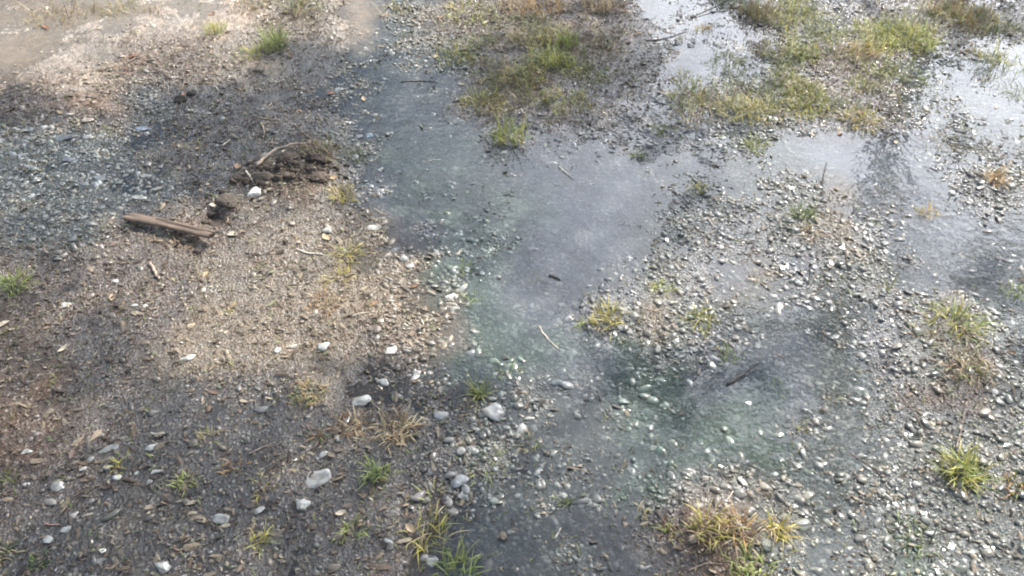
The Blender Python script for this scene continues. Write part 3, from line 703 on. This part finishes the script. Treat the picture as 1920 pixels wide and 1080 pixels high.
DD = zw({'t': .04, 'b': .8, 'd': .75, 'g': .34, 'a': .08, 's': .22, 'p': .8, 'r': 1.3})
dx, dy = scatter(238000, DD, s=13, clump=.6)
hz_ = H(dx, dy); k = hz_ > -.003; dx, dy = dx[k], dy[k]
lp = .8 * np.array([(.20, .14, .09), (.11, .075, .05), (.34, .27, .18), (.48, .40, .28), (.065, .05, .04), (.24, .20, .14), (.17, .19, .10)])
zc_ = field(ZCOL, dx, dy, .08, 9)
dc = lp[rng.choice(7, len(dx), p=[.24, .2, .15, .06, .16, .13, .06])] * rng.uniform(.7, 1.3, (len(dx), 1))
dc = dc * .58 + zc_ * .30
V, F, c = flakes(dx, dy, np.clip(np.exp(rng.normal(math.log(.0021), .45, len(dx))), .0010, .007), dc)
print('litter', len(dx))
tag(link('plant_litter', mesh_np('plant_litter', V, F, c, smooth=False), M_DEB), 'crumbled brown leaf and bark litter over the muddy ground', 'leaf litter', kind='stuff')

# ------------------------------------------------------------------ ribbons and tubes
def blade(p0, az, length, width, lean, droop, segs=6, col=(.2, .3, .1), tipc=None):
    """curved tapering blade with a folded midrib"""
    d = np.array([math.cos(az), math.sin(az), 0]); sd = np.array([-d[1], d[0], 0]); V = []; C_ = []
    p = np.array(p0, float); a = lean; tip = tipc if tipc is not None else col
    for k in range(segs + 1):
        t = k / segs; wd = width * (1 - t ** 1.7) * (.65 + .7 * min(1, t * 3)) + .00015
        V += [p - sd * wd / 2, p + np.array([0, 0, -wd * .25]), p + sd * wd / 2]
        C_ += [np.array(col) * (1 - t) + np.array(tip) * t] * 3
        p = p + (d * math.sin(a) + np.array([0, 0, math.cos(a)])) * length / segs; a += droop / segs
        if p[2] < p0[2] - .002: p[2] = p0[2] - .002
    i = np.arange(segs)[:, None] * 3
    F = np.concatenate([i + np.array([0, 1, 4, 3]), i + np.array([1, 2, 5, 4])])
    return np.array(V), F, np.array(C_)
def join(parts):
    V, F, C_ = [], [], []; o = 0
    for v, f, c in parts: V.append(v); F.append(f + o); C_.append(c); o += len(v)
    return np.concatenate(V), np.concatenate(F), np.concatenate(C_)
GC = {'green': ((.15, .20, .05), (.29, .34, .11)), 'yellow': ((.42, .37, .07), (.60, .52, .16)), 'olive': ((.17, .19, .06), (.34, .34, .12)),
      'straw': ((.42, .33, .18), (.58, .48, .30)), 'brown': ((.18, .11, .06), (.32, .21, .12)), 'orange': ((.42, .24, .08), (.55, .36, .16)),
      'lime': ((.25, .31, .07), (.46, .50, .17)), 'dark': ((.06, .09, .04), (.14, .17, .08))}
def tuft(px, py, wpx, hpx, kinds, nb, label, group=None, lay=.5, bw=.0019, name='grass_tuft'):
    x, y = (float(v) for v in ground(px, py)); m_ = mpp(px, py); z = float(H(np.array([x]), np.array([y]))[0])
    base_az = random.uniform(0, 6.28); bias = random.uniform(.9, 2.4); w_, h_ = wpx * m_ * .92, hpx * m_; parts = []
    nb = int(nb * (3.2 if py < 260 else 2.1)); A = [(random.uniform(0, 2 * math.pi), random.random() ** .6 * w_ * (.46 if py < 260 else .36)) for k in range(nb)]
    HZ = H(np.array([x + r * math.cos(a) for a, r in A]), np.array([y + r * math.sin(a) for a, r in A])) - z - .002
    for k in range(nb):
        az, rr = A[k]
        bx, by = rr * math.cos(az), rr * math.sin(az)
        c = GC[random.choice(kinds)]; f = random.uniform(.5, 1.2)
        L = random.uniform(.3, 1.0) ** 1.1 * max(h_ * .95, w_ * .40)
        lean = random.uniform(.05, .5) + lay * random.random() * 1.1; droop = random.gauss(1.1, .9) * (.5 + lay)
        bz = float(HZ[k])
        parts.append(blade((bx, by, bz), (base_az + random.gauss(0, bias)) if random.random() < .6 else az + random.gauss(0, .6), L, bw * random.uniform(.7, 1.35), lean, droop, 6,
                           np.array(c[0]) * f, np.array(c[1]) * f))
    V, F, c = join(parts)
    return tag(link(name, mesh_np(name, V, F, c), M_GRASS, loc=(x, y, z)), label, 'grass tuft', group)
for (px, py, wp, hp, kinds, nb, lab, lay) in TF:
    tuft(px, py, wp, hp, kinds, nb, lab, lay=lay)
# low matted clumps filling the hump and the grassy right bank
for (cx, cy, sx_, sy_, cnt) in ((1000, 120, 95, 50, 24), (1660, 80, 120, 38, 26), (1400, 205, 90, 24, 10), (1540, 160, 70, 28, 10), (1840, 90, 50, 60, 6), (1470, 60, 60, 40, 4)):
    for k in range(cnt):
        a, b = random.gauss(cx, sx_), random.gauss(cy, sy_)
        if not (10 < a < 1910 and 8 < b < 330): continue
        kd = random.choice([('yellow', 'olive', 'lime'), ('olive', 'olive', 'yellow'), ('olive', 'straw', 'brown'), ('olive', 'dark', 'green')])
        nm = {'yellow': 'yellowish', 'olive': 'olive'}[kd[0]] if 'brown' not in kd else 'brownish'
        tuft(a, b, random.uniform(60, 130), random.uniform(12, 24), kd, 48, where(f'low matted {nm} grass clump', a, b), f'low matted {nm} grass clumps {place(a, b)}', lay=1.05)
# short shoots, too many to count
SGD = zw({'t': .12, 'b': .75, 'd': .3, 'g': .35, 'a': .12, 's': .12, 'p': .4, 'r': .35}); SGD[:4, 15:] *= 2.2; SGD[:3, 10:15] *= 2; SGD[4:8, 15:20] *= 1.3
sx, sy = scatter(56000, SGD * .55, s=311, clump=1.1); k = H(sx, sy) > -.005; sx, sy = sx[k], sy[k]; sz = H(sx, sy)
parts = []
for a, b, z in zip(sx, sy, sz):
    q = random.choice(['olive', 'olive', 'dark', 'dark', 'brown', 'olive', 'green']); c = GC[q]; f = random.uniform(.6, 1.1)
    L = random.uniform(.006, .024) * (1.25 if b > 1.8 else 1)
    parts.append(blade((a, b, z - .001), random.uniform(0, 6.28), L, random.uniform(.0012, .0026), random.uniform(.1, 1.3), random.uniform(0, 1.4), 3, np.array(c[0]) * f, np.array(c[1]) * f))
V, F, c = join(parts)
tag(link('short_grass', mesh_np('short_grass', V, F, c), M_GRASS), 'thin short olive and brown shoots scattered over the wet ground', 'grass', kind='stuff')
# small loose wisps of grass
def wisps(n, G, kinds, s):
    x, y = scatter(n * 12, G, s=s, clump=.5); x, y = x[:n], y[:n]; px, py = pixel(x, y)
    for a, b in zip(px, py):
        if not (0 < a < 1920 and 0 < b < 1080): continue
        k = random.choice(kinds); w_ = place(a, b)
        f = 1.0 if b > 300 else .7
        tuft(a, b, 34 * f, 22 * f, (k, 'olive'), random.randint(4, 9), where(f'tiny {WN[k]} grass wisp', a, b), f'tiny {WN[k]} grass wisps {w_}', lay=1.0, bw=.0017)
WN = {'olive': 'dull olive', 'straw': 'straw coloured', 'brown': 'brown', 'green': 'green', 'dark': 'dark green'}
WG = zw({'t': .1, 'b': .9, 'd': .4, 'g': .35, 'a': .1, 's': .15, 'p': .4, 'r': .7}); WG[:4, 16:] *= 2; WG[:3, 10:15] *= 1.5
WG[3:13, 14:] += .35
wisps(175, WG * .5, ['olive', 'olive', 'straw', 'brown', 'green', 'dark'], 91)

# ------------------------------------------------------------------ twigs and sticks
def tube(P, r0, r1, segs=7, col=(.2, .15, .1)):
    P = np.array(P, float); n = len(P); V = []
    for k in range(n):
        t = P[min(k + 1, n - 1)] - P[max(k - 1, 0)]; t /= np.linalg.norm(t)
        u = np.cross(t, (0, 0, 1.0)); u = u / (np.linalg.norm(u) + 1e-9); v = np.cross(u, t); r = r0 + (r1 - r0) * k / (n - 1)
        for j in range(segs):
            a = 2 * math.pi * j / segs; rr = r * (1 + .18 * math.sin(3 * a + k)); V.append(P[k] + rr * (u * math.cos(a) + v * math.sin(a)))
    F = [[k * segs + j, k * segs + (j + 1) % segs, (k + 1) * segs + (j + 1) % segs, (k + 1) * segs + j] for k in range(n - 1) for j in range(segs)]
    V += [P[0], P[-1]]; a, b = n * segs, n * segs + 1
    F += [[a, (j + 1) % segs, j, j] for j in range(0)]
    F = np.array(F); caps = np.array([[(j + 1) % segs, j, a] for j in range(segs)] + [[(n - 1) * segs + j, (n - 1) * segs + (j + 1) % segs, b] for j in range(segs)])
    return np.array(V), F, caps, np.repeat([col], len(V), 0)
def twig(pts, wpx, col, label, group=None, lifts=None, name='twig', branch=0, cat='twig'):
    P = []; m_ = mpp(*pts[0]) * (.62 if col == B3 else .72); px = np.array(pts, float)
    t = np.linspace(0, len(px) - 1, max(6, len(px) * 4)); xi = np.interp(t, range(len(px)), px[:, 0]); yi = np.interp(t, range(len(px)), px[:, 1])
    x, y = ground(xi, yi); r = wpx * m_ / 2
    hmax = H(x, y) if 'under' in label else np.maximum(H(x, y), -.001); z = np.convolve(np.pad(hmax, 2, 'edge'), np.ones(5) / 5, 'valid') + r * .9
    if lifts: z = z + np.interp(t, range(len(px)), lifts)
    P = np.stack([x + rng.normal(0, r * .25, len(x)), y + rng.normal(0, r * .25, len(x)), z], 1)
    o0 = P[0].copy(); o0[2] = hmax[0]
    V, F, caps, c = tube(P - o0, r, r * .6, 7, col)
    if branch:
        b0 = P[len(P) // 2] - o0; d = P[-1] - P[0]; L = np.linalg.norm(d) * .35; a = math.atan2(d[1], d[0]) + branch
        q = [b0, b0 + np.array([math.cos(a), math.sin(a), .15]) * L * .5, b0 + np.array([math.cos(a + .2), math.sin(a + .2), .1]) * L]
        V2, F2, c2, cc = tube(q, r * .6, r * .3, 7, col); F2 = F2 + len(V); c2 = c2 + len(V)
        V = np.concatenate([V, V2]); F = np.concatenate([F, F2]); caps = np.concatenate([caps, c2]); c = np.concatenate([c, cc])
    return tag(link(name, mesh_np(name, V, [F, caps], c), M_WOOD, loc=o0.tolist()), label, cat, group)
for (pts, wp, c, lab, lf, br, nm, cat) in TW: twig(pts, wp, c, lab, lifts=lf, name=nm, branch=br, cat=cat)
tx, ty = scatter(1200, zw({'t': .1, 'b': .9, 'd': .4, 'g': .35, 'a': .1, 's': .15, 'p': .4, 'r': .7}) * .6, s=141); tx, ty = tx[:75], ty[:75]
tpx, tpy = pixel(tx, ty)
for a, b in zip(tpx, tpy):
    if not (10 < a < 1910 and 10 < b < 1070): continue
    th = random.gauss(0, .5) + (math.pi if random.random() < .5 else 0); L = random.uniform(12, 34) * (.6 if b < 300 else 1)
    w_ = place(a, b); nm, c = random.choice([('pale', B4), ('brown', B2), ('grey brown', B1)])
    twig([(a, b), (a + L * .5 * math.cos(th), b + L * .5 * math.sin(th) + random.uniform(-3, 3)), (a + L * math.cos(th), b + L * math.sin(th))],
         random.uniform(2.2, 4), c, where(f'small {nm} twig', a, b), f'small {nm} twigs {w_}')

# ------------------------------------------------------------------ plank: weathered board fragment, propped at an angle
def plank():
    x0, y0 = ground(245, 419); x1, y1 = ground(404, 463)
    L = math.hypot(x1 - x0, y1 - y0); az = math.atan2(y1 - y0, x1 - x0)
    nx, ny = 60, 9; wd = .034; th = .009; V = []
    for i in range(nx + 1):
        t = i / nx
        for j in range(ny + 1):
            s = j / ny - .5; e = (.5 - abs(t - .5)) * 2; ragged = .007 * math.sin(j * 2.7) if i in (0, nx) else 0
            wloc = wd * (1 - .22 * t) * (1 + .05 * math.sin(t * 23) + .03 * math.sin(t * 61))
            X_ = t * L + ragged; Y_ = s * wloc + .004 * math.sin(t * 3.1)
            groove = .0035 * math.exp(-((s - .1 - .05 * math.sin(t * 7)) / .07) ** 2) * (t > .3)
            V.append((X_, Y_, th * (1 - .3 * (2 * s) ** 10) - groove + .0008 * math.sin(s * 60 + t * 3)))
    n1 = len(V)
    V += [(v[0], v[1] * .94, -.001 + .0008 * math.sin(v[0] * 80)) for v in V]
    F = []
    idx = lambda i, j, o=0: o + i * (ny + 1) + j
    for i in range(nx):
        for j in range(ny):
            F.append([idx(i, j), idx(i + 1, j), idx(i + 1, j + 1), idx(i, j + 1)]); F.append([idx(i, j, n1), idx(i, j + 1, n1), idx(i + 1, j + 1, n1), idx(i + 1, j, n1)])
    for i in range(nx):
        F.append([idx(i, 0), idx(i, 0, n1), idx(i + 1, 0, n1), idx(i + 1, 0)]); F.append([idx(i, ny), idx(i + 1, ny), idx(i + 1, ny, n1), idx(i, ny, n1)])
    for j in range(ny):
        F.append([idx(0, j), idx(0, j + 1), idx(0, j + 1, n1), idx(0, j, n1)]); F.append([idx(nx, j), idx(nx, j, n1), idx(nx, j + 1, n1), idx(nx, j + 1)])
    V = np.array(V)
    z0 = float(H(np.array([x0]), np.array([y0]))[0]); zs = H(np.linspace(x0, x1, 12), np.linspace(y0, y1, 12))
    o = link('wooden_plank', mesh_np('wooden_plank', V, np.array(F), np.repeat([(.12, .086, .062)], len(V), 0), smooth=False), M_WOOD, loc=(float(x0), float(y0), float(zs.max()) + .004))
    o.rotation_euler = (R(-6), R(-3.0), az)
    tag(o, 'weathered brown split wooden plank lying on the left bank', 'wooden plank')
plank()

# ------------------------------------------------------------------ soil clods and dead leaves
ICO4 = ico(4)
def clod(px, py, wp, hp, col, label):
    x, y = ground(px, py); m_ = mpp(px, py); V0, F0 = ICO4
    V = stone_shape(V0, 5, .5, .9) * (1 + .28 * fbm(V0[:, 0] + px, V0[:, 1] + V0[:, 2] * 1.3 + py, 5, .6, 5, .7)[:, None] + rng.normal(0, .06, (len(V0), 1)))
    V = V * np.array([wp * m_ * .5, wp * m_ * .4, hp * m_ * .5]); V[:, 2] += hp * m_ * .08
    o = link('soil_clod', mesh_np('soil_clod', V, F0, np.repeat([col], len(V), 0)), M_CLOD, loc=(float(x), float(y), float(H(np.array([x]), np.array([y]))[0])))
    tag(o, label, 'soil clod')
clod(428, 392, 44, 26, (.07, .058, .045), 'grey brown soil clod right of the dark hollow above the plank')
clod(545, 322, 44, 22, (.055, .042, .032), 'dark crumbly soil clod under the curved stick')
clod(597, 318, 42, 26, (.05, .036, .028), 'dark brown soil clod right of the curved stick')
clod(500, 350, 40, 18, (.10, .08, .06), 'low soil clod above the white oval stone')
clod(600, 345, 44, 14, (.08, .06, .045), 'low brown clod below the dry brown tuft')
clod(545, 347, 30, 12, (.09, .068, .05), 'small clod between the oval stone and the dry tuft')
for k in range(48):
    a = random.gauss(560, 66); b = 330 - (a - 560) * .12 + random.gauss(0, 13); q = random.uniform(8, 20)
    clod(a, b, q, q * .7, (.06, .045, .034), where('small dark soil crumb', a, b))
for (a, b, q) in ((400, 405, 22), (385, 420, 14), (352, 462, 20), (372, 478, 16), (450, 345, 20), (420, 365, 16), (340, 190, 26), (360, 180, 18), (470, 315, 14)):
    clod(a, b, q, q * .6, (.055, .045, .036), where('small dark soil clod', a, b))

def dead_leaf(px, py, lp_, col, label, group=None):
    x, y = (float(v) for v in ground(px, py)); m_ = mpp(px, py); L = lp_ * m_
    n = 9; V = []; cu = random.uniform(-.5, .8); tw = random.uniform(-.5, .5)
    for i in range(n):
        t = i / (n - 1); wd = L * .26 * math.sin(math.pi * min(1, t * .93 + .05)) ** .8 * random.uniform(.85, 1.1)
        zc = L * cu * (t - .5) ** 2
        for s in (-1, -.5, 0, .5, 1): V.append((t * L - L / 2, s * wd, zc + wd * .35 * s * s + s * wd * tw * (t - .3)))
    V = np.array(V); V[:, 2] -= V[:, 2].min() - .0005
    F = np.array([[i * 5 + j, (i + 1) * 5 + j, (i + 1) * 5 + j + 1, i * 5 + j + 1] for i in range(n - 1) for j in range(4)])
    me = mesh_np('dead_leaf', V, F, np.array(col) * (1 + rng.normal(0, .08, (len(V), 1))))
    o = link('dead_leaf', me, M_DEB, loc=(x, y, max(float(H(np.array([x]), np.array([y]))[0]), 0) + .001)); o.rotation_euler = (random.gauss(0, .15), random.gauss(0, .15), random.uniform(0, 6.28))
    tag(o, label, 'dead leaf', group)
lx, ly = scatter(2500, zw({'t': .05, 'b': .8, 'd': .35, 'g': .12, 'a': .02, 's': .05, 'p': .5, 'r': 1.2}) * .6, s=171); lx, ly = lx[:170], ly[:170]
a_, b_ = pixel(lx, ly)
for a, b in zip(a_, b_):
    if not (10 < a < 1910 and 10 < b < 1070): continue
    nm, c = random.choice([('tan', (.36, .27, .17)), ('brown', (.20, .125, .075)), ('reddish brown', (.24, .12, .075)), ('pale', (.48, .40, .29)), ('dark brown', (.09, .06, .045))])
    w_ = place(a, b); dead_leaf(a, b, random.uniform(12, 26) * (.7 if b < 300 else 1), c, where(f'curled {nm} dead leaf', a, b), f'curled {nm} dead leaves {w_}')

# ------------------------------------------------------------------ the tree ahead whose crown shades the ground
nq = 60000
qx = rng.uniform(-3.0, 3.2, nq); qy = rng.uniform(.2, 4.2, nq)
px, py = pixel(qx, qy)
S = samp(SG, px + 9 * fbm(qx, qy, 201, .12, 2), py)
outside = np.maximum(np.maximum(-px, px - 1920) / 500, np.maximum(-py, py - 1080) / 400); S = S * np.clip(1.25 - outside, 0, 1)
LA = .0016                                         # mean leaf area seen by the sun, m2
st_ = np.clip((S - .28) / .36, 0, 1); cover = np.clip(.45 * (1.35 * S - .14) + .55 * st_ * st_ * (3 - 2 * st_), 0, .98); layers = -np.log(1 - cover)
dens = 6.2 * 4.0 / nq; k = rng.random(nq) < layers * dens / (LA / math.sin(SUN_EL)) 
qx, qy = qx[k], qy[k]; n = len(qx); print('leaves', n)
hh = 4.2 + .7 * fbm(qx, qy, 211, .9, 2) + rng.normal(0, .22, n)
t = hh / SUN[2]
LP = np.stack([qx + SUN[0] * t, qy + SUN[1] * t, hh], 1)
ang = np.array([[-1, 0], [-.35, .42], [.35, .42], [1, 0], [.35, -.42], [-.35, -.42]])
lv = np.zeros((n, 6, 3)); lv[:, :, :2] = ang; lv[:, :, 2] = np.abs(ang[:, 1]) * .3
lv *= rng.uniform(.026, .044, n)[:, None, None]
lv = np.einsum('nij,nvj->nvi', rotm(rng.uniform(0, 6.28, n), rng.normal(.5, .5, n), rng.normal(0, .5, n)), lv) + LP[:, None, :]
LF = np.array([[0, 1, 2, 3], [0, 3, 4, 5]]); F = (LF[None] + (np.arange(n) * 6)[:, None, None]).reshape(-1, 4)
tree = bpy.data.objects.new('tree', None); COL.objects.link(tree); tx0, ty0 = 4.3, 7.6; tree.location = (tx0, ty0, 0)
tag(tree, 'broad leafy tree standing ahead whose crown shades the wet ground', 'tree')
tb = np.array([tx0, ty0, 0])
link('crown', mesh_np('crown', (lv.reshape(-1, 3) - tb), F, np.repeat(np.array([.07, .11, .035]) * rng.uniform(.7, 1.3, (n, 1)), 6, 0)), M_LEAF, tree)
V, F, caps, c = tube([(0, 0, -.1), (-.05, -.05, 1.2), (-.2, -.15, 2.4), (-.4, -.4, 3.3)], .2, .13, 14, (.12, .095, .07))
link('trunk', mesh_np('trunk', V, [F, caps], c), M_BARK, tree)
for k in range(7):
    q = LP[rng.choice(np.where(qx > .4)[0])] - tb; s0 = np.array([-.38, -.38, 3.2]); mid = (s0 + q) / 2 + np.array([0, 0, .35])
    V, F, caps, c = tube([s0, s0 * .7 + mid * .3 + [0, 0, .1], mid, (mid + q) / 2 + [0, 0, .1], q], .05, .01, 8, (.12, .095, .07))
    link('limb', mesh_np('limb', V, [F, caps], c), M_BARK, tree)
